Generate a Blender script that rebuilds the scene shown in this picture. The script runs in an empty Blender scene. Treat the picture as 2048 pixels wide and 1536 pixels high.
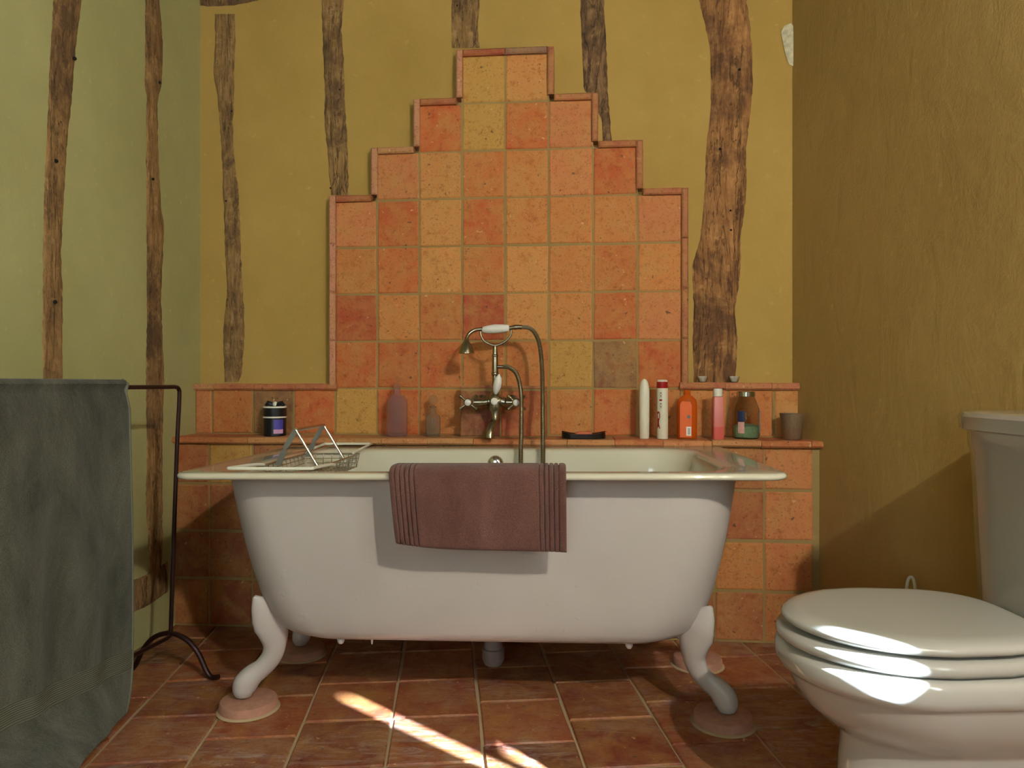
import bpy, math, random
from mathutils import Vector, Matrix
sc = bpy.context.scene
col = sc.collection
random.seed(7)
# ------------------------------------------------------------------ camera, world, light, exposure
F = 1430.0; H = 0.895
cd = bpy.data.cameras.new('camera'); cam = bpy.data.objects.new('camera', cd); col.objects.link(cam)
cam.location = (0, 0, H); cam.rotation_euler = (math.radians(90), 0, 0)
cd.sensor_width = 36; cd.lens = 36*F/2048; cd.clip_start = 0.02
sc.camera = cam
sc.view_settings.view_transform = 'Standard'; sc.view_settings.look = 'None'
sc.view_settings.exposure = -0.32; sc.view_settings.gamma = 1; sc.view_settings.use_curve_mapping = False
w = bpy.data.worlds.new('world'); sc.world = w; w.use_nodes = True
w.node_tree.nodes['Background'].inputs[0].default_value = (.6, .75, 1, 1)
w.node_tree.nodes['Background'].inputs[1].default_value = 0.6

def light(name, kind, loc, energy, color, **kw):
    d = bpy.data.lights.new(name, kind); o = bpy.data.objects.new(name, d); col.objects.link(o)
    o.location = loc; d.energy = energy; d.color = color
    for k, v in kw.items():
        if k == 'rot': o.rotation_euler = v
        else: setattr(d, k, v)
    return o
# sunshine that only gets in through two gaps cut in the right wall to shape its patches
sun_dir = Vector((-.76, .65, -.60)).normalized()
sun = light('sun', 'SUN', (3, -2, 3), 230.0, (.66, .82, 1.0), angle=math.radians(1.3))
sun.rotation_euler = sun_dir.to_track_quat('-Z', 'Y').to_euler()
# two spot bulbs high on the right behind the camera (their fitting is built further down)
BULBS = [((.90, -.55, 2.05), 185.0), ((1.07, -.36, 2.03), 48.0)]
for i, (p, e) in enumerate(BULBS):
    lb = light('bulb_light', 'SPOT', p, e, (1.0, .92, .78), shadow_soft_size=.025, spot_size=math.radians(125), spot_blend=.7)
    lb.rotation_euler = (Vector((-.25, 2.3, .85))-Vector(p)).to_track_quat('-Z', 'Y').to_euler()
# daylight at the window in the right wall, beside the camera
light('window_light', 'AREA', (1.30, -.02, 1.50), 27.0, (.84, .97, .98), shape='RECTANGLE', size=1.0, size_y=.55, rot=(0, math.radians(90), 0))

# added cool fill at the unseen rear wall, lifting the ambient in shadows
light('rear_fill_light', 'AREA', (-.95, -3.28, 1.55), 56.0, (.80, .93, 1.0), shape='RECTANGLE', size=1.1, size_y=1.3, rot=(math.radians(90), 0, 0))

# ------------------------------------------------------------------ helpers
def R(a): return math.radians(a)
class MB:
    def __init__(s): s.v = []; s.f = []; s.c = []; s.m = []
    def add(s, vs, fs, c=None, m=0):
        o = len(s.v); s.v += [tuple(v) for v in vs]
        for f in fs:
            s.f.append(tuple(i+o for i in f)); s.c.append(c or (1, 1, 1)); s.m.append(m)
    def loft(s, rings, cap0=True, cap1=True, closed=True, c=None, m=0):
        n = len(rings[0]); vs = [p for r in rings for p in r]; fs = []
        for i in range(len(rings)-1):
            for j in range(n if closed else n-1):
                k = (j+1) % n
                fs.append((i*n+j, i*n+k, (i+1)*n+k, (i+1)*n+j))
        if cap0: fs.append(tuple(range(n-1, -1, -1)))
        if cap1: fs.append(tuple((len(rings)-1)*n+j for j in range(n)))
        s.add(vs, fs, c, m)
    def box(s, a, b, c=None, m=0):
        x0, y0, z0 = a; x1, y1, z1 = b
        s.add([(x0,y0,z0),(x1,y0,z0),(x1,y1,z0),(x0,y1,z0),(x0,y0,z1),(x1,y0,z1),(x1,y1,z1),(x0,y1,z1)],
              [(0,3,2,1),(4,5,6,7),(0,1,5,4),(1,2,6,5),(2,3,7,6),(3,0,4,7)], c, m)
    def lathe(s, prof, n=32, c=None, origin=(0,0,0), axis='z', m=0):
        rings = []
        ox, oy, oz = origin
        for r, z in prof:
            r = max(r, 1e-4)
            if axis == 'z': rings.append([(ox+r*math.cos(2*math.pi*k/n), oy+r*math.sin(2*math.pi*k/n), oz+z) for k in range(n)])
            elif axis == 'y': rings.append([(ox+r*math.cos(2*math.pi*k/n), oy-z, oz+r*math.sin(2*math.pi*k/n)) for k in range(n)])
            else: rings.append([(ox+z, oy+r*math.cos(2*math.pi*k/n), oz+r*math.sin(2*math.pi*k/n)) for k in range(n)])
        s.loft(rings, c=c, m=m)
    def tube(s, pts, r, n=10, closed=False, c=None, ry=None, up=None):
        pts = [Vector(p) for p in pts]; N = len(pts); rings = []
        prev = None
        for i, p in enumerate(pts):
            if closed: t = (pts[(i+1) % N]-pts[i-1])
            else: t = (pts[min(i+1, N-1)]-pts[max(i-1, 0)])
            t = t.normalized()
            if prev is None:
                u = Vector(up) if up else (Vector((0,0,1)) if abs(t.z) < .9 else Vector((1,0,0)))
            else: u = prev
            a = (u - t*u.dot(t)).normalized(); prev = a; b = t.cross(a)
            rr = r[i] if isinstance(r, (list, tuple)) else r
            rb = (ry[i] if isinstance(ry, (list, tuple)) else ry) if ry is not None else rr
            rings.append([tuple(p + a*rr*math.cos(2*math.pi*k/n) + b*rb*math.sin(2*math.pi*k/n)) for k in range(n)])
        if closed: rings.append(rings[0])
        s.loft(rings, cap0=not closed, cap1=not closed, c=c)
    def build(s, name, mats, parent=None, smooth=35, color=False, loc=None, rot=None):
        me = bpy.data.meshes.new(name); me.from_pydata(s.v, [], s.f)
        if not isinstance(mats, (list, tuple)): mats = [mats]
        for m in mats: me.materials.append(m)
        for p, mi in zip(me.polygons, s.m): p.material_index = mi
        if color:
            ca = me.color_attributes.new('tint', 'FLOAT_COLOR', 'CORNER')
            for p, cc in zip(me.polygons, s.c):
                for li in p.loop_indices: ca.data[li].color = (*cc, 1)
        me.update()
        if smooth:
            me.shade_smooth(); me.set_sharp_from_angle(angle=R(smooth))
        o = bpy.data.objects.new(name, me); col.objects.link(o)
        if parent: o.parent = parent
        if loc: o.location = loc
        if rot: o.rotation_euler = rot
        import bmesh
        bm = bmesh.new(); bm.from_mesh(me); bmesh.ops.recalc_face_normals(bm, faces=bm.faces); bm.to_mesh(me); bm.free()
        return o
def tag(o, label=None, cat=None, group=None, kind=None):
    if label: o['label'] = label
    if cat: o['category'] = cat
    if group: o['group'] = group
    if kind: o['kind'] = kind
    return o
def thing(name, label, cat, loc=(0,0,0), rot=(0,0,0), group=None):
    o = bpy.data.objects.new(name, None); col.objects.link(o); o.location = loc; o.rotation_euler = rot
    o.empty_display_size = .05
    return tag(o, label, cat, group)
def bez(P, n=8, closed=False):
    """Catmull-Rom through points"""
    P = [Vector(p) for p in P]; out = []
    N = len(P)
    for i in range(N if closed else N-1):
        p0 = P[i-1] if (closed or i > 0) else P[0]*2-P[1]
        p1 = P[i]; p2 = P[(i+1) % N]
        p3 = P[(i+2) % N] if (closed or i+2 < N) else P[N-1]*2-P[N-2]
        for k in range(n):
            t = k/n
            out.append(.5*((2*p1)+(-p0+p2)*t+(2*p0-5*p1+4*p2-p3)*t*t+(-p0+3*p1-3*p2+p3)*t**3))
    if not closed: out.append(P[-1])
    return out
def lerp(a, b, t): return a+(b-a)*t
def interp(tab, x):
    if x <= tab[0][0]: return tab[0][1:]
    for a, b in zip(tab, tab[1:]):
        if x <= b[0]:
            t = (x-a[0])/(b[0]-a[0]); return tuple(lerp(p, q, t) for p, q in zip(a[1:], b[1:]))
    return tab[-1][1:]

# ------------------------------------------------------------------ materials
def lin(c): return tuple(((v/255)/12.92 if v/255 <= .04045 else ((v/255+.055)/1.055)**2.4) for v in c)
class NT:
    def __init__(s, name):
        s.m = bpy.data.materials.new(name); s.m.use_nodes = True; s.t = s.m.node_tree; s.n = s.t.nodes; s.l = s.t.links
        s.b = s.n['Principled BSDF']
    def node(s, ty, **kw):
        n = s.n.new(ty)
        for k, v in kw.items():
            if k in n.inputs.keys() if isinstance(k, str) else False: n.inputs[k].default_value = v
            else: setattr(n, k, v)
        return n
    def coord(s, scale=(1,1,1), rot=(0,0,0), which='Object'):
        tc = s.n.new('ShaderNodeTexCoord'); mp = s.n.new('ShaderNodeMapping')
        mp.inputs['Scale'].default_value = scale; mp.inputs['Rotation'].default_value = rot
        s.l.new(tc.outputs[which], mp.inputs[0]); return mp.outputs[0]
    def noise(s, vec, scale, detail=4, rough=.55, dist=0):
        n = s.n.new('ShaderNodeTexNoise'); n.inputs['Scale'].default_value = scale; n.inputs['Detail'].default_value = detail
        n.inputs['Roughness'].default_value = rough; n.inputs['Distortion'].default_value = dist
        s.l.new(vec, n.inputs['Vector']); return n.outputs['Fac']
    def ramp(s, fac, stops):
        r = s.n.new('ShaderNodeValToRGB'); e = r.color_ramp.elements
        e[0].position, e[0].color = stops[0][0], (*stops[0][1], 1)
        e[1].position, e[1].color = stops[-1][0], (*stops[-1][1], 1)
        for p, c in stops[1:-1]:
            x = e.new(p); x.color = (*c, 1)
        s.l.new(fac, r.inputs[0]); return r.outputs[0]
    def mix(s, fac, a, b, mode='MIX'):
        n = s.n.new('ShaderNodeMix'); n.data_type = 'RGBA'; n.blend_type = mode
        for sock, v in ((n.inputs[0], fac), (n.inputs[6], a), (n.inputs[7], b)):
            if isinstance(v, (int, float)): sock.default_value = v
            elif isinstance(v, tuple): sock.default_value = (*v, 1) if len(v) == 3 else v
            else: s.l.new(v, sock)
        return n.outputs[2]
    def math(s, op, a, b=0.0):
        n = s.n.new('ShaderNodeMath'); n.operation = op
        for sock, v in ((n.inputs[0], a), (n.inputs[1], b)):
            if isinstance(v, (int, float)): sock.default_value = v
            else: s.l.new(v, sock)
        return n.outputs[0]
    def bump(s, h, strength=.3, dist=.01):
        n = s.n.new('ShaderNodeBump'); n.inputs['Strength'].default_value = strength; n.inputs['Distance'].default_value = dist
        s.l.new(h, n.inputs['Height']); s.l.new(n.outputs[0], s.b.inputs['Normal']); return n
    def set(s, color=None, rough=None, **kw):
        if color is not None:
            if isinstance(color, tuple): s.b.inputs['Base Color'].default_value = (*color, 1)
            else: s.l.new(color, s.b.inputs['Base Color'])
        if rough is not None:
            if isinstance(rough, (int, float)): s.b.inputs['Roughness'].default_value = rough
            else: s.l.new(rough, s.b.inputs['Roughness'])
        for k, v in kw.items():
            s.b.inputs[k.replace('_', ' ')].default_value = v
        return s.m
def simple(name, c, rough=.5, var=.12, scale=30, bump=0, **kw):
    t = NT(name); v = t.coord(); n = t.noise(v, scale, 3)
    a = tuple(x*(1-var) for x in c); b = tuple(min(1, x*(1+var)) for x in c)
    t.set(t.ramp(n, [(.3, a), (.7, b)]), rough, **kw)
    if bump: t.bump(n, bump, .003)
    return t.m

def plaster(name, c1, c2, trowel=.25):
    t = NT(name); v = t.coord()
    big = t.noise(v, 1.8, 4, .6); mid = t.noise(v, 9, 5, .65); fine = t.noise(v, 160, 3, .6)
    base = t.ramp(big, [(.3, c1), (.7, c2)])
    base = t.mix(t.math('MULTIPLY', mid, .30), base, tuple(x*.72 for x in c1))
    spots = t.noise(v, 38, 3, .5)
    base = t.mix(t.ramp(spots, [(.66, (0,0,0)), (.76, (.35,.35,.35))]), base, tuple(min(1, x*1.25) for x in c2))
    t.set(base, .92)
    vs = t.coord((1, 1, .45), (R(28), R(25), 0)); tr = t.noise(vs, 9, 6, .6, 1.5)
    h = t.math('ADD', t.math('ADD', t.math('MULTIPLY', mid, .5), t.math('MULTIPLY', tr, trowel*4)), t.math('MULTIPLY', fine, .18))
    t.bump(h, .35, .012)
    return t.m
M = {}
M['plaster_back'] = plaster('ochre_plaster', lin((172,142,71)), lin((186,156,85)), .12)
M['plaster_left'] = plaster('pale_ochre_plaster', lin((168,168,112)), lin((184,184,128)), .10)
M['plaster_right'] = plaster('trowelled_ochre_plaster', lin((180,150,84)), lin((193,164,97)), .16)
M['rear'] = plaster('rear_limewash', lin((128,124,116)), lin((140,136,126)), .2)
M['grout'] = plaster('lime_grout', lin((148,126,76)), lin((166,142,90)), .1)

def tilemat(name, rough, dusty=False):
    t = NT(name); at = t.n.new('ShaderNodeVertexColor'); at.layer_name = 'tint'; v = t.coord()
    big = t.noise(v, 11, 5, .65, .6); fine = t.noise(v, 120, 4, .65); med = t.noise(v, 34, 4, .6)
    c = t.mix(t.ramp(big, [(.36, (0,0,0)), (.66, (.85,.85,.85))]), at.outputs[0], t.mix(.6, at.outputs[0], lin((190,146,80))))
    c = t.mix(t.ramp(med, [(.54, (0,0,0)), (.76, (.5,.5,.5))]), c, lin((140,62,32)))
    c = t.mix(t.ramp(fine, [(.34, (.45,.45,.45)), (.44, (0,0,0))]), c, lin((92,56,34)))
    sp = t.noise(v, 46, 2, .5, .3)
    c = t.mix(t.ramp(sp, [(.70, (0,0,0)), (.745, (.75,.75,.75))]), c, lin((74,56,42)))
    c = t.mix(t.ramp(t.noise(t.coord((1,1,1), (1,2,0)), 52, 2, .5), [(.71, (0,0,0)), (.75, (.5,.5,.5))]), c, lin((222,190,140)))
    if dusty:
        vs = t.coord((2.0, 7, 1), (0, 0, R(38))); d = t.noise(vs, 4.5, 8, .75, 1.2)
        d2 = t.noise(v, 2.2, 3, .5)
        m = t.math('MULTIPLY', t.ramp(d, [(.48, (0,0,0)), (.68, (.9,.9,.9))]), t.ramp(d2, [(.35, (0,0,0)), (.65, (1,1,1))]))
        c = t.mix(m, c, lin((178,162,152)))
    t.set(c, t.ramp(med, [(.3, (rough-.1,)*3), (.7, (rough+.12,)*3)]))
    t.bump(t.math('ADD', t.math('MULTIPLY', big, 1.2), t.math('ADD', t.math('MULTIPLY', fine, .35), t.math('MULTIPLY', med, .5))), .45, .006)
    return t.m
M['tile'] = tilemat('terracotta_wall_tile', .78)
M['floor_tile'] = tilemat('terracotta_floor_tile', .46, True)

def woodmat(name, light_c, mid_c, dark_c, scale=(1,1,.16)):
    t = NT(name); v = t.coord(scale); v1 = t.coord()
    g = t.noise(v, 42, 6, .7, 1.0); b = t.noise(v1, 7, 5, .7, .8); fine = t.noise(v, 170, 3, .6)
    c = t.ramp(g, [(.30, dark_c), (.47, mid_c), (.70, light_c)])
    c = t.mix(t.ramp(b, [(.44, (0,0,0)), (.66, (.85,.85,.85))]), c, t.mix(.55, c, dark_c))
    c = t.mix(t.ramp(t.noise(v1, 22, 4, .7), [(.56, (0,0,0)), (.68, (.7,.7,.7))]), c, light_c)
    c = t.mix(t.ramp(t.noise(v1, 3.6, 5, .75, .6), [(.50, (0,0,0)), (.64, (.7,.7,.7))]), c, dark_c)
    wv = t.coord((1,1,.10)); cr = t.noise(wv, 15, 4, .6, 2.0)
    crack = t.ramp(cr, [(.485, (0,0,0)), (.5, (1,1,1)), (.515, (0,0,0))])
    c = t.mix(t.math('MULTIPLY', crack, .65), c, tuple(x*.35 for x in dark_c))
    t.set(c, .88)
    h = t.math('SUBTRACT', t.math('ADD', t.math('MULTIPLY', g, 1.0), t.math('MULTIPLY', fine, .3)), t.math('MULTIPLY', crack, 1.0))
    t.bump(t.math('ADD', h, b), .8, .010)
    return t.m
M['wood_pale'] = woodmat('weathered_pale_oak', lin((186,152,98)), lin((152,118,70)), lin((84,62,42)))
M['wood_red'] = woodmat('weathered_red_oak', lin((200,150,92)), lin((162,114,66)), lin((84,56,36)))
M['wood_dark'] = woodmat('dark_oak', lin((166,132,88)), lin((122,92,60)), lin((62,46,34)))
M['hole'] = simple('dark_hole', lin((18,13,9)), .95)

def paint():
    t = NT('painted_cast_iron'); v = t.coord(); n = t.noise(v, 3.2, 4, .6); f = t.noise(v, 85, 4, .6); d = t.noise(v, 30, 2, .4)
    t.set(t.ramp(n, [(.3, lin((180,173,166))), (.7, lin((188,181,175)))]), .42)
    bl = t.ramp(d, [(.70, (0,0,0)), (.76, (1,1,1))])
    t.bump(t.math('ADD', t.math('MULTIPLY', f, .25), t.math('MULTIPLY', bl, .5)), .35, .003); return t.m
M['paint'] = paint()
M['enamel'] = simple('white_enamel', lin((206,204,182)), .12, .02, 4, Coat_Weight=.5)
M['porcelain'] = simple('toilet_porcelain', lin((178,176,168)), .09, .01, 4, Coat_Weight=.6)
M['seat'] = simple('toilet_seat_white', lin((174,172,163)), .14, .01, 4, Coat_Weight=.4)
M['nickel'] = simple('aged_nickel', lin((158,148,124)), .27, .1, 20, Metallic=1.0)
M['chrome'] = simple('chrome', lin((205,203,196)), .16, .03, 20, Metallic=1.0)
M['steel_flat'] = simple('grey_flat_steel', lin((128,128,120)), .4, .06, 20, Metallic=.7)
M['ceramic'] = simple('white_ceramic', lin((226,224,214)), .18, .02, 8)
M['iron'] = simple('wrought_iron', lin((50,28,24)), .42, .25, 40, .2, Metallic=.45)
M['cap_white'] = simple('white_plastic', lin((226,226,208)), .35, .03, 8)
M['soap_white'] = simple('white_bottle_plastic', lin((222,218,194)), .32, .03, 8)
M['red'] = simple('red_plastic', lin((150,14,20)), .3, .05, 8)
M['grey_print'] = simple('grey_print', lin((110,104,92)), .5, .05)
M['black'] = simple('black_card', lin((16,17,22)), .35, .1)
M['violet'] = simple('violet_label', lin((70,66,160)), .4, .12, 120)
M['pinkish'] = simple('lilac_label', lin((205,160,196)), .4, .12, 150)
M['orange'] = simple('orange_label', lin((222,96,10)), .4, .05, 20)
M['pink'] = simple('pink_bottle', lin((205,118,108)), .4, .04, 10)
M['pink2'] = simple('deep_pink_liquid', lin((204,94,84)), .35, .04, 10)
M['green'] = simple('green_salts', lin((160,200,158)), .7, .15, 120, .3)
M['navy'] = simple('navy_label', lin((34,46,84)), .5, .3, 160)
M['label_pink'] = simple('pale_pink_label', lin((206,160,150)), .5, .1, 100)
M['label_blue'] = simple('pale_blue_label', lin((130,150,150)), .5, .1, 100)
M['zinc'] = simple('zinc_cup', lin((150,130,102)), .45, .14, 160, .1, Metallic=.55)
M['dish'] = simple('dark_dish', lin((44,36,30)), .25, .2, 30, Metallic=.6)
M['soap'] = simple('terracotta_soap', lin((214,112,76)), .5, .05, 30)
M['pvc'] = simple('grey_pvc', lin((120,112,108)), .5, .1, 20)
M['wax'] = simple('white_wax', lin((250,248,236)), .4, .02, 20)
M['dark_plaster'] = simple('bare_lime_plaster', lin((196,190,160)), .95, .22, 60, .8)
def glass(name, c, rough=.03, trans=1.0):
    t = NT(name); t.set(c, rough, **{}); t.b.inputs['Transmission Weight'].default_value = trans; t.b.inputs['IOR'].default_value = 1.12
    return t.m
M['glass'] = glass('clear_glass', (.93, .93, .88)); M['glass_pink'] = glass('pale_rose_glass', (.90, .76, .76), .12, .93)
M['glass_grey'] = glass('smoky_glass', (.86, .86, .76), .05, .95); M['glass_orange'] = glass('orange_clear_plastic', (.82, .17, .02), .12, .55)

def towelmat(name, c_dark, c_light, bumpd=.004, sheen=.3):
    t = NT(name); v = t.coord(); f = t.noise(v, 420, 3, .7); m = t.noise(v, 60, 4, .65); b = t.noise(t.coord((1,1,.35)), 7, 5, .65, .5)
    c = t.ramp(b, [(.35, c_dark), (.68, c_light)])
    c = t.mix(t.ramp(f, [(.35, (.55,.55,.55)), (.6, (0,0,0))]), c, tuple(x*.35 for x in c_dark))
    t.set(c, .96); t.b.inputs['Sheen Weight'].default_value = sheen; t.b.inputs['Sheen Roughness'].default_value = .4
    t.bump(t.math('ADD', t.math('MULTIPLY', f, .7), m), .9, bumpd); return t.m
M['towel_brown'] = towelmat('brown_terry', lin((100,62,52)), lin((132,92,82)), sheen=.15)
M['towel_green'] = towelmat('dark_green_terry', lin((54,56,42)), lin((108,110,92)), .005, .15)
def bandmat():
    t = NT('ribbed_band'); v = t.coord(); wv = t.n.new('ShaderNodeTexWave'); wv.bands_direction = 'Z'; wv.inputs['Scale'].default_value = 62
    wv.inputs['Distortion'].default_value = .3; t.l.new(v, wv.inputs[0])
    t.set(t.ramp(wv.outputs['Fac'], [(.2, lin((66,68,54))), (.7, lin((106,108,90)))]), .85); t.bump(wv.outputs['Fac'], .6, .002); return t.m
M['band'] = bandmat()

# ------------------------------------------------------------------ room frame
A = R(5.0); CA, SA = math.cos(A), math.sin(A)
def W(u, n, z): return Vector((u*CA - n*SA, 2.544 - u*SA - n*CA, z))   # n: towards the room from the lower tiled face
N_UP = -.150      # face of upper tiles
N_PL = -.188      # plaster face
def wl(Y): return -1.2505 - .061*(2.653 - Y)    # left wall X
def wr(Y): return 1.056 + .105*(2.4516 - Y)     # right wall X
CEIL = 2.62; YR = -3.4
WALLN = Vector((-SA, -CA, 0))
def ray(px, py): return Vector(((px-1024)/F, 1.0, -(py-768)/F))
def hit(px, py, P0, N):
    d = ray(px, py); o = Vector((0, 0, H)); t = (P0-o).dot(N)/d.dot(N); return o+d*t
def on_back(px, py, n=N_PL): return hit(px, py, W(0, n, 0), WALLN)
LN = Vector((1, -.061, 0)).normalized(); LP = Vector((-1.2505, 2.653, 0))
def on_left(px, py, off=0): return hit(px, py, LP + LN*off, LN)
RN = Vector((-1, -.105, 0)).normalized(); RP = Vector((1.056, 2.4516, 0))
def on_right(px, py, off=0): return hit(px, py, RP + RN*off, RN)

# back wall
b = MB()
uL = -1.262; uR = 1.075
p = [W(uL-.1, N_PL, 0), W(uR+.1, N_PL, 0), W(uR+.1, N_PL, CEIL), W(uL-.1, N_PL, CEIL)]
q = [W(uL-.1, N_PL-.08, 0), W(uR+.1, N_PL-.08, 0), W(uR+.1, N_PL-.08, CEIL), W(uL-.1, N_PL-.08, CEIL)]
b.loft([p, q]); wall_back = tag(b.build('wall_back', M['plaster_back'], smooth=0), kind='structure')
# left wall
b = MB(); y1, y0 = 2.86, YR
b.loft([[(wl(y1), y1, 0), (wl(y0), y0, 0), (wl(y0), y0, CEIL), (wl(y1), y1, CEIL)], [(wl(y1)-.1, y1, 0), (wl(y0)-.1, y0, 0), (wl(y0)-.1, y0, CEIL), (wl(y1)-.1, y1, CEIL)]])
tag(b.build('wall_left', M['plaster_left'], smooth=0), kind='structure')
# right wall, with two small gaps that let the sun in
b = MB()
def rpanel(ya, yb, za, zb):
    b.loft([[(wr(ya), ya, za), (wr(yb), yb, za), (wr(yb), yb, zb), (wr(ya), ya, zb)], [(wr(ya)+.012, ya, za), (wr(yb)+.012, yb, za), (wr(yb)+.012, yb, zb), (wr(ya)+.012, ya, zb)]])
G1 = (.546, .580, .98, 1.37); G2 = (.640, .718, .835, .995)
rpanel(YR, G1[0], 0, CEIL); rpanel(G1[0], G1[1], 0, G1[2]); rpanel(G1[0], G1[1], G1[3], CEIL); rpanel(G1[1], G2[0], 0, CEIL)
rpanel(G2[0], G2[1], 0, G2[2]); rpanel(G2[0], G2[1], G2[3], CEIL); rpanel(G2[1], 2.86, 0, CEIL)
wall_right = tag(b.build('wall_right', M['plaster_right'], smooth=0), kind='structure')
b = MB(); b.box((-2.2, YR-.1, 0), (2.2, YR, CEIL)); tag(b.build('wall_rear', M['rear'], smooth=0), kind='structure')
b = MB(); b.box((-2.2, YR-.1, CEIL), (2.2, 2.95, CEIL+.08)); tag(b.build('ceiling', M['rear'], smooth=0), kind='structure')
# window frame beside the camera
b = MB()
for y in (-.34, .28): b.box((wr(-.03)-.03, y, .95), (wr(-.03)+.02, y+.05, 2.05))
for z in (.95, 2.0): b.box((wr(-.03)-.03, -.34, z), (wr(-.03)+.02, .33, z+.05))
tag(b.build('window_1', M['wood_dark'], smooth=0), kind='structure')

b = MB()  # frame made up to go round the added rear fill light
for x in (-1.55, -.975, -.4): b.box((x, YR, .85), (x+.05, YR+.05, 2.25))
for z in (.85, 1.5, 2.2): b.box((-1.55, YR, z), (-.35, YR+.049, z+.05))
tag(b.build('fill_light_frame', M['wood_dark'], smooth=0), kind='structure')

# ---- floor: grout bed + tiles in staggered columns
FT = R(5.3); FC, FS = math.cos(FT), math.sin(FT)
def fpx(px, py): Y = F*H/(py-768); return ((px-1024)/F*Y, Y)
# floor axes: column direction D points away and to the left, row direction E to the right and nearer
D = Vector((-FS, FC, 0)); E = Vector((FC, FS, 0))
VPX = -math.tan(FT)
E = Vector((FC, -FS, 0)) ; D = Vector((-FS, FC, 0)); E = Vector((D.y, -D.x, 0))
def floc(px, py):
    x, y = fpx(px, py); P = Vector((x, y, 0)); return P.dot(E), P.dot(D)
line0 = floc(970, 1536)[0]; PW = .2335
phase = {-5: (200, 1333), -4: (260, 1395), -3: (372, 1430), -2: (500, 1474), -1: (690, 1440), 0: (870, 1432), 1: (1030, 1401), 2: (1220, 1437), 3: (1440, 1484), 4: (1530, 1374)}
b = MB()
b.add([(-2.2, YR-.1, -.006), (2.2, YR-.1, -.006), (2.2, 2.95, -.006), (-2.2, 2.95, -.006)], [(0, 1, 2, 3)], m=1)
b.box((-2.2, YR-.1, -.06), (2.2, 2.95, -.02), m=1)
rf = random.Random(3)
fcols = [lin((134,64,44)), lin((122,54,38)), lin((142,74,50)), lin((110,50,38)), lin((140,62,38)), lin((132,70,52))]
PL = .240
for cidx in range(-8, 8):
    a1 = line0 + PW*cidx; a0 = a1-PW
    if cidx in phase: v0 = floc(*phase[cidx])[1]
    else: v0 = .12*(cidx % 2)
    k = -20
    while True:
        va = v0 + PL*k; vb = va+PL; k += 1
        if va > 2.95: break
        if vb < -1.4: continue
        g = .0035; j = lambda: rf.uniform(-.0022, .0022)
        cs = []
        zt = rf.uniform(-.0010, .0012)
        for (aa, vv, sa, sv) in ((a0, va, 1, 1), (a1, va, -1, 1), (a1, vb, -1, -1), (a0, vb, 1, -1)):
            cs.append((aa+sa*g+j(), vv+sv*g+j(), sa, sv))
        r0 = [tuple(E*a + D*v + Vector((0, 0, -.012))) for a, v, _, _ in cs]
        r1 = [tuple(E*a + D*v + Vector((0, 0, -.0045+zt))) for a, v, _, _ in cs]
        r2 = [tuple(E*(a+.0035*s1) + D*(v+.0035*s2) + Vector((0, 0, zt-.001))) for a, v, s1, s2 in cs]
        cc = rf.choice(fcols); vv = rf.uniform(.82, 1.12); cc = tuple(x*vv for x in cc)
        b.loft([r0, r1, r2], cap0=False, c=cc)
M['floor_grout'] = plaster('floor_grout', lin((168,146,110)), lin((190,168,132)), .05)
tag(b.build('floor', [M['floor_tile'], M['floor_grout']], smooth=25, color=True), kind='structure')

# ------------------------------------------------------------------ wall tiles
rt = random.Random(11)
O1, O2, O3 = lin((198,126,66)), lin((190,112,56)), lin((202,138,76))
RD, DR, YL, PK, GY = lin((192,96,46)), lin((174,72,42)), lin((190,146,70)), lin((198,122,74)), lin((128,92,62))
def tile(b, u0, u1, z0, z1, n, c, depth=.012, bev=.004, gap=.0035, jit=.0018):
    j = lambda: rt.uniform(-jit, jit)
    cs = [(u0+gap+j(), z0+gap+j(), 1, 1), (u1-gap+j(), z0+gap+j(), -1, 1), (u1-gap+j(), z1-gap+j(), -1, -1), (u0+gap+j(), z1-gap+j(), 1, -1)]
    dn = rt.uniform(-.0012, .0012)
    r0 = [tuple(W(u, n-depth, z)) for u, z, _, _ in cs]
    r1 = [tuple(W(u, n-bev*.7+dn, z)) for u, z, _, _ in cs]
    r2 = [tuple(W(u+bev*a, n+dn, z+bev*s)) for u, z, a, s in cs]
    v = rt.uniform(.92, 1.07); b.loft([r0, r1, r2], cap0=False, c=tuple(x*v for x in c))
def wbox(b, u0, u1, n0, n1, z0, z1, c=None, m=0):
    b.add([W(u0,n0,z0), W(u1,n0,z0), W(u1,n1,z0), W(u0,n1,z0), W(u0,n0,z1), W(u1,n0,z1), W(u1,n1,z1), W(u0,n1,z1)],
          [(0,3,2,1),(4,5,6,7),(0,1,5,4),(1,2,6,5),(2,3,7,6),(3,0,4,7)], c, m)
def wbar(b, u0, u1, z0, z1, n0, n1, c, bev=.005):
    """bevelled bar standing out from the wall; n0 back, n1 front"""
    r = []
    for n, e in ((n0, 0), (n1-bev, 0), (n1, bev)):
        r.append([W(u0+e, n, z0+e), W(u1-e, n, z0+e), W(u1-e, n, z1-e), W(u0+e, n, z1-e)])
    b.loft([[tuple(p) for p in q] for q in r], cap0=False, c=c)
ZL = .70; P = .1645; U0 = -.0396; RH = .180; Z1 = .878
S = thing('tiled_splashback', 'stepped terracotta tile splashback with raised tile border on the ochre back wall', 'splashback', tuple(W(0, N_UP, ZL)))
SI = (-Vector(W(0, N_UP, ZL)))
def kids(o, root): o.parent = root; o.matrix_parent_inverse = Matrix.Translation(-root.location); return o
tab = {  # per row from the top of each block: tile tints
 7: [YL, O3], 6: [RD, YL, RD, PK], 5: [PK, O3, O2, O1, PK, RD],
 4: [PK, RD, O3, RD, O1, O1, O1, PK], 3: [O1, RD, O3, O2, O3, O1, O2, O1], 2: [DR, O1, O2, DR, O3, O1, RD, PK], 1: [RD, RD, RD, O2, O2, YL, GY, RD]}
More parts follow.
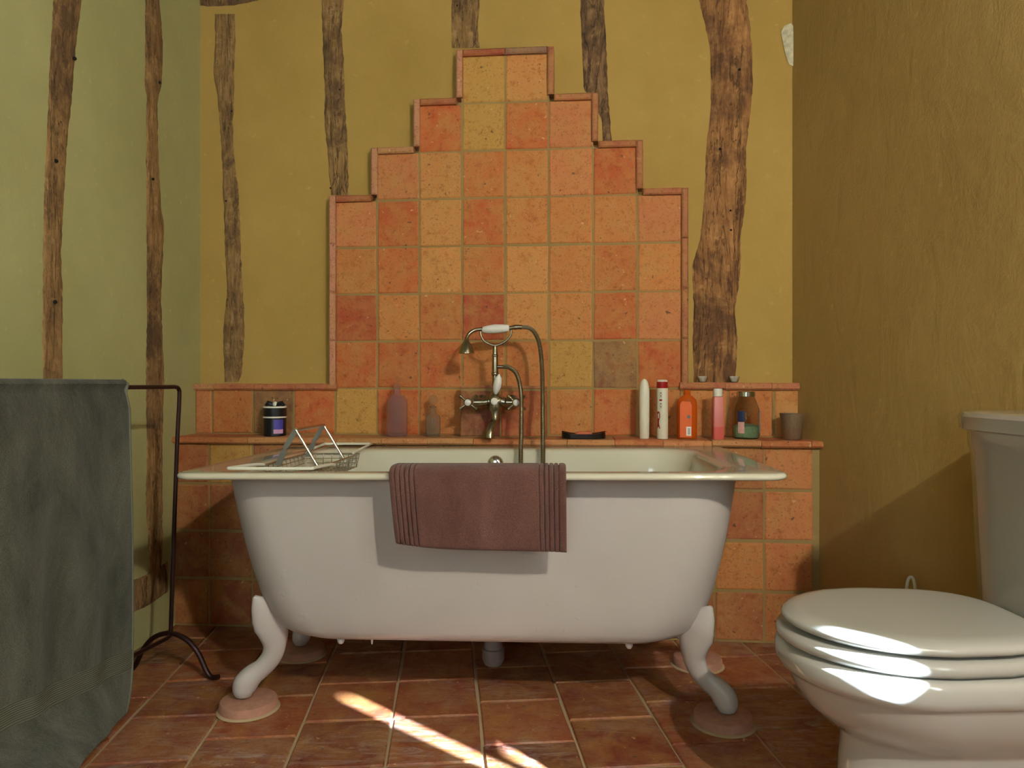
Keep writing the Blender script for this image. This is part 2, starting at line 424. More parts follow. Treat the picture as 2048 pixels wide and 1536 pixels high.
b = MB()
half = {7: 1, 6: 2, 5: 3, 4: 4, 3: 4, 2: 4, 1: 4}
for r, cols_ in tab.items():
    z0 = Z1+(r-1)*RH; h = half[r]
    for i, c in enumerate(cols_):
        u = U0+(i-h)*P; tile(b, u, u+P, z0, z0+RH, N_UP, c)
# bottom row from corner to corner
r0c = [PK, O2, DR, RD, YL, RD, O2, None, None, O1, RD, O1, O2, O1, O3]
ks = list(range(-8, 7))
r0c = [PK, O2, GY, RD, YL, RD, O2, None, None, O1, RD, O2, O1, O2, O3, O2]
ks = [-8, -7, -6, -5, -4, -3, -2, -1, 0, 1, 2, 3, 4, 5, 6, 7]
for k, c in zip(ks, r0c):
    if c is None: continue
    u = U0+k*P; ua = max(u, uL); ub = min(u+P, uR)
    if ub-ua < .02: continue
    tile(b, ua, ub, ZL, Z1, N_UP, c)
field = b.build('tile_field', M['tile'], smooth=25, color=True); kids(field, S)
# grout bed behind the tiles, stepped
b = MB()
for r in tab:
    h = half[r]; z0 = Z1+(r-1)*RH
    wbox(b, U0-h*P-.002, U0+h*P+.002, N_PL-.01, N_UP-.0035, z0, z0+RH)
wbox(b, uL, uR, N_PL-.01, N_UP-.0035, ZL-.01, Z1)
kids(b.build('grout_bed', M['grout'], smooth=0), S)
# raised border of narrow tile strips along the steps
b = MB(); T = .026; NF = N_UP+.015
bc = [lin((190,118,84)), lin((176,104,72)), lin((184,132,96)), lin((168,96,64))]
def bar(u0, u1, z0, z1, c=None):
    L = max(u1-u0, z1-z0); n = max(1, round(L/.17)); horiz = (u1-u0) > (z1-z0)
    for i in range(n):
        cc = c or rt.choice(bc)
        if horiz: wbar(b, u0+(u1-u0)*i/n+.0008, u0+(u1-u0)*(i+1)/n-.0008, z0, z1, N_PL-.01, NF+rt.uniform(-.001,.001), cc)
        else: wbar(b, u0, u1, z0+(z1-z0)*i/n+.0008, z0+(z1-z0)*(i+1)/n-.0008, N_PL-.01, NF+rt.uniform(-.001,.001), cc)
steps = [(4, Z1, Z1+4*RH), (3, Z1+4*RH, Z1+5*RH), (2, Z1+5*RH, Z1+6*RH), (1, Z1+6*RH, Z1+7*RH)]
for h, za, zb in steps:
    uo = h*P; top = zb+T-.006
    zlo = za+T-.006 if h < 4 else za
    bar(U0-uo-T+.006, U0-uo+.004, zlo, top, lin((196,138,110)))
    bar(U0+uo-.004, U0+uo+T-.006, zlo, top, lin((170,106,74)))
    ui = (h-1)*P if h > 1 else 0
    if h > 1:
        bar(U0-uo+.004, U0-ui-T+.006, zb-.004, top); bar(U0+ui+T-.006, U0+uo-.004, zb-.004, top)
    else:
        bar(U0-uo+.004, U0+.0, zb-.004, top, lin((160,78,54))); bar(U0, U0+uo-.004, zb-.004, top, lin((138,104,88)))
kids(b.build('border_strip', M['tile'], smooth=25, color=True), S)
# upper copings to both corners
b = MB()
def coping(b, u0, u1, z0, z1, n0, n1, pitch, cs, off=0):
    u = u0
    first = True
    while u < u1-.001:
        v = min(u1, u+(pitch if not first or not off else off)); first = False
        r = []
        c = rt.choice(cs); e = .006; jz = rt.uniform(-.0012, .0012)
        for n, ee in ((n0, 0), (n1-e, 0), (n1, e)):
            r.append([tuple(W(u+.001, n, z0+ee+jz)), tuple(W(v-.001, n, z0+ee+jz)), tuple(W(v-.001, n, z1-ee+jz)), tuple(W(u+.001, n, z1-ee+jz))])
        b.loft(r, cap0=False, c=c); u = v
coping(b, uL, U0-4*P+.012, Z1-.006, Z1+.019, N_PL-.01, N_UP+.016, .165, bc, .085)
kids(b.build('upper_coping', M['tile'], smooth=25, color=True), S); b = MB()
coping(b, U0+4*P-.012, uR, Z1-.004, Z1+.022, N_PL-.01, N_UP+.016, .165, bc)
kids(b.build('upper_coping', M['tile'], smooth=25, color=True), S)
# raised block of two dark tiles behind the mixer tap
b = MB(); NB = N_UP+.085
ub0, ub1 = U0-P+.004, U0+P-.004
wbox(b, ub0+.004, ub1-.004, N_UP-.03, NB-.006, ZL, Z1+.010, m=1)
tile(b, ub0, ub0+P-.010, ZL, Z1-.004, NB, lin((118,56,48)), depth=.09)
tile(b, ub0+P-.012, ub1, ZL, Z1-.004, NB, lin((160,72,42)), depth=.09)
tile(b, ub0, ub1-.18, Z1-.004, Z1+.014, NB-.001, lin((150,84,66)), depth=.09); tile(b, ub1-.18, ub1, Z1-.004, Z1+.014, NB-.001, lin((156,98,70)), depth=.09)
kids(b.build('tap_block', [M['tile'], M['grout']], smooth=25, color=True), S)

# lower tiled ledge
LD = thing('tiled_ledge', 'terracotta tiled ledge running from wall to wall behind the bathtub', 'ledge', tuple(W(0, 0, 0)))
b = MB(); P2 = .1665; O2_ = -1.129/CA*1.0
cl = [O1, O2, RD, lin((176,110,66)), lin((170,96,58)), YL, lin((150,84,52))]
u = -1.1245-P2
colour_fix = {}
k = 0
while u < uR:
    for r in range(4):
        z0 = r*.175
        c = rt.choice(cl)
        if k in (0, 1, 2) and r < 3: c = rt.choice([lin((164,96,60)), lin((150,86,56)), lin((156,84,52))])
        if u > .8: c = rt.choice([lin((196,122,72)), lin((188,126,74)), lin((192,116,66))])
        ua = max(u, uL); ub = min(u+P2, uR-.035)
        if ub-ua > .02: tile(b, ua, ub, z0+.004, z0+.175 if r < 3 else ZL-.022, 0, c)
    u += P2; k += 1
kids(b.build('front_tiles', M['tile'], smooth=25, color=True), LD)
b = MB(); wbox(b, uL, uR, N_PL-.02, -.0035, 0, ZL-.02); kids(b.build('ledge_core', M['grout'], smooth=0), LD)
b = MB(); coping(b, uL, uR+.0, ZL-.023, ZL, N_UP-.02, .022, .166, [lin((196,124,80)), lin((184,104,64)), lin((188,128,84)), lin((178,96,58)), lin((186,136,88))], .13)
kids(b.build('coping_tiles', M['tile'], smooth=25, color=True), LD)

# ------------------------------------------------------------------ timber studs let into the walls
def stud(label, rows, onf, mat, proud=.004, holes=(), grp=None, horizontal=False, fine=None):
    """rows: (y, xleft, xright) outline in the wall plane"""
    rs = random.Random(len(rows)*31+int(rows[0][1]))
    b = MB(); rings = []
    ys = []
    ya, yb = rows[0][0], rows[-1][0]; n = max(2, int(abs(yb-ya)/9))
    for i in range(n+1): ys.append(ya+(yb-ya)*i/n)
    m = 9
    for y in ys:
        xl, xr = interp(rows, y); xl += rs.uniform(-1, 1); xr += rs.uniform(-1, 1)
        ring = []
        A0 = (xl, y) if not horizontal else (y, xl); B0 = (xr, y) if not horizontal else (y, xr)
        ring.append(tuple(onf(*A0, -.03)))
        for j in range(m+1):
            t = j/m; e = proud if 0 < j < m else proud*.1
            e += rs.uniform(-.0016, .0016) if 0 < j < m else 0
            ring.append(tuple(onf(lerp(A0[0], B0[0], t), lerp(A0[1], B0[1], t), e)))
        ring.append(tuple(onf(*B0, -.03)))
        rings.append(ring)
    b.loft(rings)
    root = thing('timber_stud' if not horizontal else 'timber_rail', label, 'timber', rings[-1][0], group=grp)
    kids(b.build('timber', mat, smooth=50), root)
    for (hx, hy, hr) in holes:
        h = MB(); c = onf(hx, hy, proud+.0025); N_ = (onf(hx, hy, 1)-onf(hx, hy, 0)).normalized()
        tt = N_.cross(Vector((0, 0, 1))).normalized(); uu = Vector((0, 0, 1))
        h.loft([[tuple(c+N_*(d)+tt*hr*s*math.cos(a*.5236)+uu*hr*s*math.sin(a*.5236)) for a in range(12)] for d, s in ((-.01, 1), (.0, 1), (.0006, .8))], cap0=False)
        kids(h.build('peg_hole', M['hole'], smooth=40), root)
    return root
def ob(x, y, off=0): return on_back(x, y, N_PL+off)
def ol(x, y, off=0): return on_left(x, y, off)
B5 = .0035
stud('pale weathered timber stud on the back wall, nearest the left corner, above the black tin', [(28,430,470),(90,430,471),(150,427,468),(190,435,468),(250,440,466),(300,443,467),(400,447,478),(500,450,482),(580,455,485),(620,450,488),(660,446,489),(700,447,487),(750,450,483),(764,449,477)], ob, M['wood_pale'], holes=[(463,222,B5),(452,402,B5)])
stud('pale timber stud on the back wall ending on the lowest left step of the splashback', [(-140,648,694),(-70,640,686),(-15,642,690),(0,643,688),(60,645,682),(120,647,688),(200,650,690),(240,648,692),(300,655,695),(350,658,697),(390,663,698)], ob, M['wood_pale'], holes=[(679,179,B5),(661,376,B5)])
stud('short timber stud above the top left tile of the splashback', [(-140,900,954),(-60,906,966),(-15,902,962),(0,903,960),(50,903,955),(96,903,960)], ob, M['wood_pale'], holes=[(914,11,B5)])
stud('dark timber stud tapering to a point beside the upper right steps of the splashback', [(-140,1164,1204),(-60,1156,1206),(-15,1159,1208),(0,1160,1208),(60,1163,1211),(100,1165,1213),(150,1167,1215),(180,1168,1215),(196,1185,1216),(240,1203,1220),(282,1205,1223)], ob, M['wood_dark'])
stud('widest timber stud, reddish, crooked and cracked, right of the splashback', [(-140,1402,1480),(-70,1390,1488),(-15,1396,1492),(0,1398,1493),(50,1410,1500),(100,1421,1505),(180,1422,1505),(230,1421,1500),(300,1412,1492),(380,1410,1493),(430,1405,1488),(480,1400,1480),(530,1385,1482),(570,1385,1478),(620,1388,1470),(680,1385,1475),(768,1388,1470)], ob, M['wood_red'], proud=.009, holes=[(1479,139,.005),(1440,298,.005),(1462,460,.004),(1461,421,.004)])
stud('pale timber stud on the left wall nearest the camera, rising behind the green towel', [(-480,150,205),(-300,132,196),(-150,122,176),(-15,108,166),(0,107,163),(110,100,150),(200,97,143),(300,92,133),(400,88,128),(500,86,122),(600,86,125),(700,85,125),(850,88,126)], ol, M['wood_pale'], holes=[(149,117,.006),(112,322,.006),(110,604,.006)])
stud('timber stud on the left wall between the iron rack and the green towel', [(-215,296,326),(-110,287,322),(-15,291,317),(0,291,318),(80,290,326),(130,290,325),(170,290,323),(200,293,315),(300,292,316),(400,293,321),(450,293,328),(600,294,322),(750,292,328),(900,293,325),(1000,292,325),(1090,296,325),(1160,297,322)], ol, M['wood_pale'], holes=[(319,165,.005),(306,358,.005)])
stud('low horizontal timber rail on the left wall behind the iron rack', [(140,1232,1300),(246,1166,1233),(275,1158,1222),(295,1148,1212),(320,1132,1195),(336,1122,1183)], ol, M['wood_pale'], horizontal=True)
stud('dark timber plate at the top left corner of the back wall', [(388,-75,11),(430,-78,13),(480,-80,9),(520,-78,0),(600,-84,-8),(640,-84,-12)], ob, M['wood_dark'], horizontal=True)
# patch of bare lime where the plaster has fallen at the right corner
b = MB(); rs = random.Random(5)
pts = [(1568,52),(1582,46),(1592,58),(1596,80),(1594,110),(1590,134),(1578,128),(1571,108),(1566,84),(1562,66)]
c0 = ob(1580, 90, .010)
b.add([tuple(c0)]+[tuple(ob(x, y, .006)) for x, y in pts]+[tuple(ob(x, y, -.01)) for x, y in pts],
      [(0, i+1, (i+1) % 10+1) for i in range(10)]+[(i+1, i+11, (i+1) % 10+11, (i+1) % 10+1) for i in range(10)])
kids(b.build('bare_plaster_patch', M['dark_plaster'], smooth=0), wall_back); tag(wall_back.children[0], 'pale bare lime patch')

# ------------------------------------------------------------------ bathtub
BC = (-.0605, 2.125, 0); BR = (0, R(-.42), R(-3.8))
BT = thing('bathtub', 'white freestanding claw-foot bathtub standing in front of the tiled ledge', 'bathtub', BC, BR)
BM = Matrix.Translation(BC) @ __import__('mathutils').Euler(BR).to_matrix().to_4x4()
def rr(pL, pR, qF, qB, r, z, n=10):
    """rounded rectangle ring"""
    rF = min(r, (pR-pL)/2-.001, (qB-qF)/2-.001)
    out = []
    for cx, cy, a0 in ((pR-rF, qB-rF, 0), (pL+rF, qB-rF, 90), (pL+rF, qF+rF, 180), (pR-rF, qF+rF, 270)):
        for k in range(n+1):
            a = R(a0+90*k/n); out.append((cx+rF*math.cos(a), cy+rF*math.sin(a), z))
    # extra points on long sides come from the corner fans; fine for smooth shading
    return out
b = MB(); rings = []
body = [(.662,-.700,.676,.302,.13),(.63,-.697,.672,.301,.135),(.56,-.686,.663,.299,.14),(.48,-.672,.651,.296,.15),(.40,-.656,.636,.291,.16),(.33,-.640,.620,.284,.17),(.28,-.625,.606,.277,.175),(.245,-.605,.590,.267,.175),(.226,-.582,.568,.255,.17),(.214,-.550,.540,.235,.16),(.208,-.50,.50,.20,.14),(.205,-.30,.30,.10,.09)]
for z, a, c, q, r in body: rings.append(rr(a, c, -q, q, r, z))
b.loft(rings, cap0=False)
rd = random.Random(9)
for px_, sz in ((-.385, .0095), (.385, .0095), (-.30, .003)):   # drips of paint under the edge
    zz = .208; q_ = -.225
    b.lathe([(0, -.011), (sz*.6, -.009), (sz, -.003), (sz*1.1, .004), (sz*.4, .009)], 10, origin=(px_, q_, zz))
b.build('outer_shell', M['paint'], BT, smooth=60)
b = MB(); rings = []
hp = .755; hq = .395; ZT = .676
def lip(d, z): return rr(-hp-.012+d, hp-d, -hq+d, hq-d, .055-min(d, .02), z)
for d, z in ((.10, .6615), (.02, .6605), (.006, .661), (.001, .6645), (0, .6685), (.001, .6725), (.005, .676), (.011, .6775)): rings.append(lip(d, z))
rings.append(rr(-.660, .655, -.318, .318, .13, .674))
rings.append(rr(-.645, .642, -.302, .302, .125, .672))
rings.append(rr(-.636, .634, -.293, .293, .125, .664))
for z, a, c, q, r in ((.60,-.618,.618,.287,.13),(.50,-.595,.60,.28,.15),(.38,-.56,.575,.262,.17),(.30,-.52,.545,.245,.19),(.265,-.46,.50,.20,.17),(.252,-.36,.42,.14,.12),(.250,-.2,.25,.06,.05)):
    rings.append(rr(a, c, -q, q, r, z))
b.loft(rings, cap0=False)
b.build('enamel_basin', M['enamel'], BT, smooth=60)
# feet
footpath = [(-.026,.316,.005,.005),(-.040,.294,.026,.011),(-.058,.262,.043,.015),(-.070,.232,.047,.018),(-.077,.200,.039,.021),(-.079,.168,.031,.021),(-.070,.134,.029,.021),(-.048,.106,.028,.022),(-.022,.088,.031,.026),(-.004,.068,.035,.029),(.001,.048,.031,.027),(.000,.034,.020,.020),(0,.031,.012,.012)]
def foot_mesh(sg):
    b = MB(); path = bez([(o, sg*.042*min(1, max(0, (z-.09)/.17)), z) for o, z, _, _ in footpath], 4); n = len(path)
    ws = [interp([(i, a[2], a[3]) for i, a in enumerate(footpath)], i/4) for i in range(n)]
    b.tube(path, [a[0] for a in ws], 16, ry=[a[1] for a in ws], up=(1, 0, 0)); return b
for (p_, q_, ang, z_) in ((-.666, -.195, 205, 0), (.640, -.195, -25, 0), (-.652, .20, 150, 0), (.640, .20, 30, 0)):
    o = foot_mesh(1 if (p_ < 0) == (q_ < 0) else -1).build('foot', M['paint'], BT, smooth=60); o.location = (p_, q_, (.006 if p_ > 0 else -.006)*-1); o.rotation_euler = (0, 0, R(ang))
def bw(p, q, z): return BM @ Vector((p, q, z))
# waste trap and overflow plate
b = MB()
b.lathe([(.030, .20), (.030, .15), (.036, .15), (.036, .125), (.028, .122), (.028, .09), (.034, .088), (.034, .055), (.026, .04), (.0, .035)], 20, origin=(.0, .06, 0))
b.tube([(.0, .06, .13), (.05, .07, .13), (.12, .14, .12), (.14, .30, .11), (.14, .40, .10)], .016, 12)
b.build('waste_trap', M['pvc'], BT, smooth=40)
b = MB(); b.lathe([(0, .016), (.012, .016), (.022, .012), (.027, .005), (.028, -.004)], 28, axis='y')
pl = b.build('overflow_plate', M['chrome'], BT, smooth=50); pl.location = (-.010, .288, .626)
# terracotta discs under the feet
dl = {0: 'round terracotta disc under the front left foot of the bathtub', 1: 'round terracotta disc under the front right foot of the bathtub', 2: 'round terracotta disc under the rear left foot of the bathtub', 3: 'round terracotta disc under the rear right foot of the bathtub'}
M['disc'] = simple('terracotta_disc', lin((172,126,104)), .8, .14, 40, .4)
for i, (p_, q_) in enumerate(((-.655, -.195), (.632, -.195), (-.652, .20), (.640, .20))):
    c = bw(p_, q_, 0); b = MB(); rs = random.Random(i)
    b.lathe([(.070, -.002), (.077, .004), (.077, .020), (.074, .026), (.068, .028), (0, .028)], 40)
    if i > 1: pass
    o = tag(b.build('foot_disc', M['disc'], smooth=30, loc=(c.x, c.y, .0)), dl[i], 'disc', 'terracotta discs under the bathtub feet')
    # mortar ring
    b = MB(); b.lathe([(.084, 0), (.082, .002), (.0765, .004), (.075, 0)], 40)
    b.build('mortar_ring', M['floor_grout'], o, smooth=40)

# ------------------------------------------------------------------ brown towel over the front rim
b = MB()
TR = thing('bath_towel', 'folded brown towel with ribbed ends hanging over the front rim of the bathtub', 'towel', BC, BR)
pa, pb = -.206, .222; NP = 300
prof = []   # (q, z) centre line from inside of tub over the rim and down the front
prof = [(-.280,.640),(-.282,.662),(-.296,.680),(-.330,.688),(-.375,.690),(-.395,.688),(-.408,.678),(-.412,.655),(-.413,.620),(-.413,.590),(-.412,.56),(-.411,.53),(-.409,.508)]
pp = bez([(0, q, z) for q, z in prof], 4); th = .0088
grooves_l = [.014, .026, .038, .049, .061]; tot = pb-pa
def groove(s):
    g = 0
    for x in grooves_l:
        for y in (s-x, (tot-s)-x-.004): g += math.exp(-(y/0.0014)**2)
    return g
rings = []
for i in range(NP+1):
    s = tot*i/NP; t = i/NP
    endr = min(1, math.sqrt(max(0, 1-(1-min(s, tot-s, .010)/.010)**2))) if min(s, tot-s) < .010 else 1
    g = groove(s); tt = th*(.35+.65*endr)-.0065*g
    outer = []; inner = []
    for k, c in enumerate(pp):
        a = pp[max(k-1, 0)]; d = pp[min(k+1, len(pp)-1)]; tg = (d-a).normalized(); nn = Vector((0, -tg.z, tg.y))
        if nn.y > 0 and k > len(pp)//2: nn = -nn
        if nn.z < 0 and k <= len(pp)//2: nn = Vector((0, tg.z, -tg.y))
        nn = Vector((0, tg.z, -tg.y)); 
        if (nn.dot(Vector((0, c.y+.36, c.z-.60))) < 0): nn = -nn
        f = k/(len(pp)-1); low = max(0, (f-.5)/.5)
        slant = low*.017*(1-t)
        bott = low*(.004*(1-t) - .005*math.sin(t*5.0) - .020*t)
        wave = low*(.004*math.sin(t*9+.5)+.003*math.sin(t*4))*endr
        edge = 1 if f < .985 else .5
        base = Vector((pa+s+slant, c.y-wave, c.z+bott))
        outer.append(base+nn*tt*edge); inner.append(base-nn*th*.9)
    rings.append([tuple(x) for x in outer]+[tuple(x) for x in reversed(inner)])
b.loft(rings)
b.build('terry_cloth', M['towel_brown'], TR, smooth=70)

# ------------------------------------------------------------------ bath caddy
CR = thing('bath_caddy', 'chrome wire bath caddy with raised book rest lying across the left end of the bathtub', 'bath caddy', BC, BR)
cx0, cx1 = -.635, -.452       # p range
zr = .687
b = MB()
# basket: rims, lengthwise and crosswise wires
by0, by1, zb = -.20, .20, .625
b.tube([(cx0, by0, .668), (cx1, by0, .668), (cx1, by1, .668), (cx0, by1, .668)], .0032, 8, closed=True)
for i in range(13):
    y = lerp(by0, by1, i/12); b.tube([(cx0, y, .668), (cx0+.008, y, zb), (cx1-.008, y, zb), (cx1, y, .668)], .0016, 6)
for i in range(7):
    x = lerp(cx0+.008, cx1-.008, i/6); b.tube([(x, by0, .668), (x, by0+.008, zb+.002), (x, by1-.008, zb+.002), (x, by1, .668)], .0016, 6)
for i in range(1, 3):
    z = lerp(.668, zb, i/3); b.tube([(cx0+.003*i, by0+.003*i, z), (cx1-.003*i, by0+.003*i, z), (cx1-.003*i, by1-.003*i, z), (cx0+.003*i, by1-.003*i, z)], .0014, 6, closed=True)
b.build('wire_basket', M['chrome'], CR, smooth=60)
for (ya, yb, xa, xb) in ((-.368, -.17, cx0+.012, cx1+.040), (.372, .17, cx0+.012, cx1-.005)):
    b = MB(); s = 1 if ya > 0 else -1
    pts = bez([(xa+.006, yb, .674), (xa, yb+s*.05, .680), (xa, ya-s*.02, zr), (xa+.015, ya, zr), (xb-.015, ya, zr), (xb, ya-s*.02, zr), (xb, yb+s*.05, .680), (xb-.006, yb, .674)], 6)
    b.tube(pts, .0042, 10); tag(b.build('extending_arm', M['cap_white'], CR, smooth=60), 'white coated wire arm')
# book rest
xt, zt = -.527, .771
b = MB()
y0_, y1_ = -.165, .07
for y in (y0_, y1_): b.tube([(xt, y, zt), (xt+.062, y-.0, .668)], .0042, 10)
b.tube([(xt, y0_, zt), (xt, y1_, zt)], .0055, 10)
b.tube([(xt+.034, y0_, .71), (xt+.034, y1_, .71)], .002, 8)
b.build('rest_wires', M['chrome'], CR, smooth=60)
for y in (y0_, y1_):
    b = MB(); ring = lambda x, z, wd: [(x-wd, y-.001, z), (x+wd, y-.001, z), (x+wd, y+.001, z), (x-wd, y+.001, z)]
    b.loft([ring(xt-.002, zt, .006), ring(xt-.012, .752, .009), ring(xt-.028, .725, .009), ring(xt-.032, .717, .004), ring(xt-.036, .710, .009), ring(xt-.052, .672, .009)])
    tag(b.build('rest_strut', M['steel_flat'], CR, smooth=0), 'flat grey metal strut')

# ------------------------------------------------------------------ mixer tap with hand shower
MX = thing('shower_mixer', 'aged nickel bath mixer with white porcelain hand shower on the tiled block', 'bath tap', tuple(W(-.0595, NB, .83)), (0, 0, -A))
# local: x along wall, -y toward the room, z up (origin z=.83)
yb_ = -.075
b = MB()
b.tube(bez([(-.075, yb_, .0), (-.04, yb_, .0), (-.022, yb_, .003), (0, yb_, .004), (.022, yb_, .003), (.04, yb_, .0), (.075, yb_, 0)], 5), [.015]*5+[.013]*5+[.019]*5+[.024]*5+[.019]*5+[.013]*5+[.015], 18)
b.lathe([(.024, -.03), (.027, -.015), (.026, 0), (.026, .012), (.02, .026), (.013, .032), (.011, .05)], 22, origin=(0, yb_, 0))
for sx in (-.055, .055):
    b.lathe([(.026, -.075), (.026, -.068), (.014, -.060), (.012, .0)], 18, axis='y', origin=(sx, yb_, .0))
b.build('mixer_body', M['nickel'], MX, smooth=50)
b = MB()   # spout
sp = bez([(0, yb_, -.022), (.002, yb_-.004, -.045), (-.002, yb_-.012, -.068), (-.010, yb_-.028, -.085), (-.014, yb_-.040, -.105), (-.015, yb_-.044, -.125)], 6)
b.tube(sp, [lerp(.020, .0135, min(1, i/8)) if i < 12 else lerp(.0135, .0185, (i-12)/(len(sp)-13)) for i in range(len(sp))], 20)
b.build('spout', M['nickel'], MX, smooth=50)
b = MB()
b.tube([(0, yb_, .02), (0, yb_, .06), (0, yb_, .11), (0, yb_, .17), (0, yb_, .20)], [.0085, .0095, .0115, .0100, .0075], 16); b.lathe([(.0115, .0), (.0135, .003), (.0135, .009), (.0115, .012)], 16, origin=(0, yb_, .095)); b.lathe([(.010, .0), (.012, .003), (.012, .008), (.010, .011)], 16, origin=(0, yb_, .16))
b.tube([(0, yb_, .126), (.018, yb_, .126), (.030, yb_, .126)], [.007, .006, .007], 12)
b.build('riser_pipe', M['nickel'], MX, smooth=50)
b = MB()
b.tube(bez([(-.052, yb_, .252), (-.050, yb_, .236), (-.036, yb_, .216), (-.012, yb_, .204), (.0, yb_, .202), (.012, yb_, .204), (.036, yb_, .216), (.055, yb_, .236), (.058, yb_, .256)], 5), .0042, 10)
b.build('cradle', M['nickel'], MX, smooth=50)
# cross handles with ceramic buttons
for sx in (-.092, .078):
    b = MB(); yh = yb_-.028
    b.lathe([(.012, -.022), (.013, -.008), (.013, .0), (.015, .006), (.011, .010)], 18, axis='y', origin=(sx, yh, 0))
    for a in (38, 142, 218, 322):
        dx, dz = math.cos(R(a)), math.sin(R(a))
        b.tube([(sx+dx*.008, yh, dz*.008), (sx+dx*.024, yh, dz*.024), (sx+dx*.031, yh, dz*.031), (sx+dx*.037, yh, dz*.037), (sx+dx*.041, yh, dz*.041)], [.0050, .0040, .0060, .0074, .003], 10)
    hd = b.build('cross_handle', M['nickel'], MX, smooth=50)
    b = MB(); b.lathe([(.0115, .008), (.0115, .012), (.009, .015), (0, .016)], 18, axis='y', origin=(sx, yh, 0)); tag(b.build('ceramic_button', M['ceramic'], hd, smooth=50), 'white ceramic button')
b = MB(); b.lathe([(.0125, .020), (.0125, .027), (.010, .030), (0, .031)], 18, axis='y', origin=(0, yb_, .004)); tag(b.build('ceramic_button', M['ceramic'], MX, smooth=50), 'white ceramic button')
b = MB(); lv = [(.004, yb_-.02, .03), (.006, yb_-.024, .042), (.010, yb_-.028, .056), (.014, yb_-.032, .074), (.017, yb_-.034, .088), (.0175, yb_-.035, .094), (.018, yb_-.036, .099)]
b.tube(lv, [.005, .0115, .0145, .0145, .011, .0048, .003], 16); tag(b.build('diverter_lever', M['ceramic'], MX, smooth=60), 'white ceramic lever')
# hand shower
b = MB()
hp_ = bez([(-.100, yb_-.018, .216), (-.098, yb_-.014, .230), (-.090, yb_-.008, .245), (-.076, yb_-.003, .255), (-.060, yb_, .259), (-.040, yb_, .261)], 6)
b.tube([(.048, yb_, .262), (.062, yb_, .265), (.070, yb_, .266), (.082, yb_, .267), (.096, yb_, .266)], [.008, .0075, .0095, .0085, .008], 14)
b.build('hose_connector', M['nickel'], MX, smooth=50); b = MB(); b.tube(hp_, .0068, 14)
b.lathe([(.0055, .012), (.0085, .004), (.010, .0), (.017, -.010), (.0225, -.021), (.026, -.032), (.0285, -.039), (.0285, -.043), (.024, -.044), (.0, -.040)], 26, origin=(-.100, yb_-.018, .216))
hs = b.build('hand_shower', M['nickel'], MX, smooth=50)
b = MB(); b.tube([(-.047, yb_, .257), (-.042, yb_, .2575), (-.022, yb_, .259), (.0, yb_, .261), (.028, yb_, .262), (.048, yb_, .263), (.052, yb_, .263)], [.006, .0115, .0150, .0165, .0150, .0115, .006], 18)
tag(b.build('handle_grip', M['ceramic'], hs, smooth=60), 'white ceramic grip')
# hose: from the riser, over the rim, loops in the tub, back up to the handset
b = MB()
hz = bez([(.030, yb_, .126), (.050, yb_-.004, .124), (.078, yb_-.014, .100), (.094, yb_-.04, .045), (.100, yb_-.08, -.02), (.103, yb_-.125, -.09), (.104, yb_-.165, -.16), (.105, yb_-.20, -.28), (.110, yb_-.23, -.42), (.125, yb_-.25, -.52), (.155, yb_-.25, -.52), (.175, yb_-.225, -.40), (.178, yb_-.19, -.27), (.177, yb_-.16, -.16), (.175, yb_-.115, -.08), (.172, yb_-.06, .02), (.168, yb_-.025, .12), (.160, yb_-.008, .195), (.145, yb_, .240), (.124, yb_, .262), (.098, yb_, .267)], 12)
L = 0; rad = []
for i, q in enumerate(hz):
    if i: L += (hz[i]-hz[i-1]).length
    rad.append(.0076)
b.tube(hz, rad, 10)
def hosemat():
    t = NT('ribbed_metal_hose'); v = t.coord(); wv = t.n.new('ShaderNodeTexWave'); wv.bands_direction = 'Z'; wv.inputs['Scale'].default_value = 110; t.l.new(v, wv.inputs[0])
    t.set(t.ramp(wv.outputs['Fac'], [(.25, lin((84,76,58))), (.6, lin((182,172,142)))]), .32, Metallic=1.0); t.bump(wv.outputs['Fac'], .5, .002); return t.m
b.build('hose', hosemat(), MX, smooth=60)

# ------------------------------------------------------------------ things on the ledge
def ledge_pos(px, n, z=ZL):
    d = ray(px, 768); P0 = W(0, n, 0); t = P0.dot(WALLN)/d.dot(WALLN); v = d*t; return (v.x, v.y, z)
SC = lambda px, n=-.06: px*ledge_pos(1024, n)[1]/F     # pixels to metres at the ledge
def curved_label(r, a0, a1, z0, z1, n=12, off=.0006):
    b = MB(); rings = []
    for i in range(n+1):
        a = R(lerp(a0, a1, i/n)); o = r+off; k = r-.0003
        rings.append([(k*math.cos(a), k*math.sin(a), z0), (o*math.cos(a), o*math.sin(a), z0), (o*math.cos(a), o*math.sin(a), z1), (k*math.cos(a), k*math.sin(a), z1)])
    b.loft(rings); return b
def nrot(px): return -math.atan2(px-1024, F)   # front face roughly toward the room
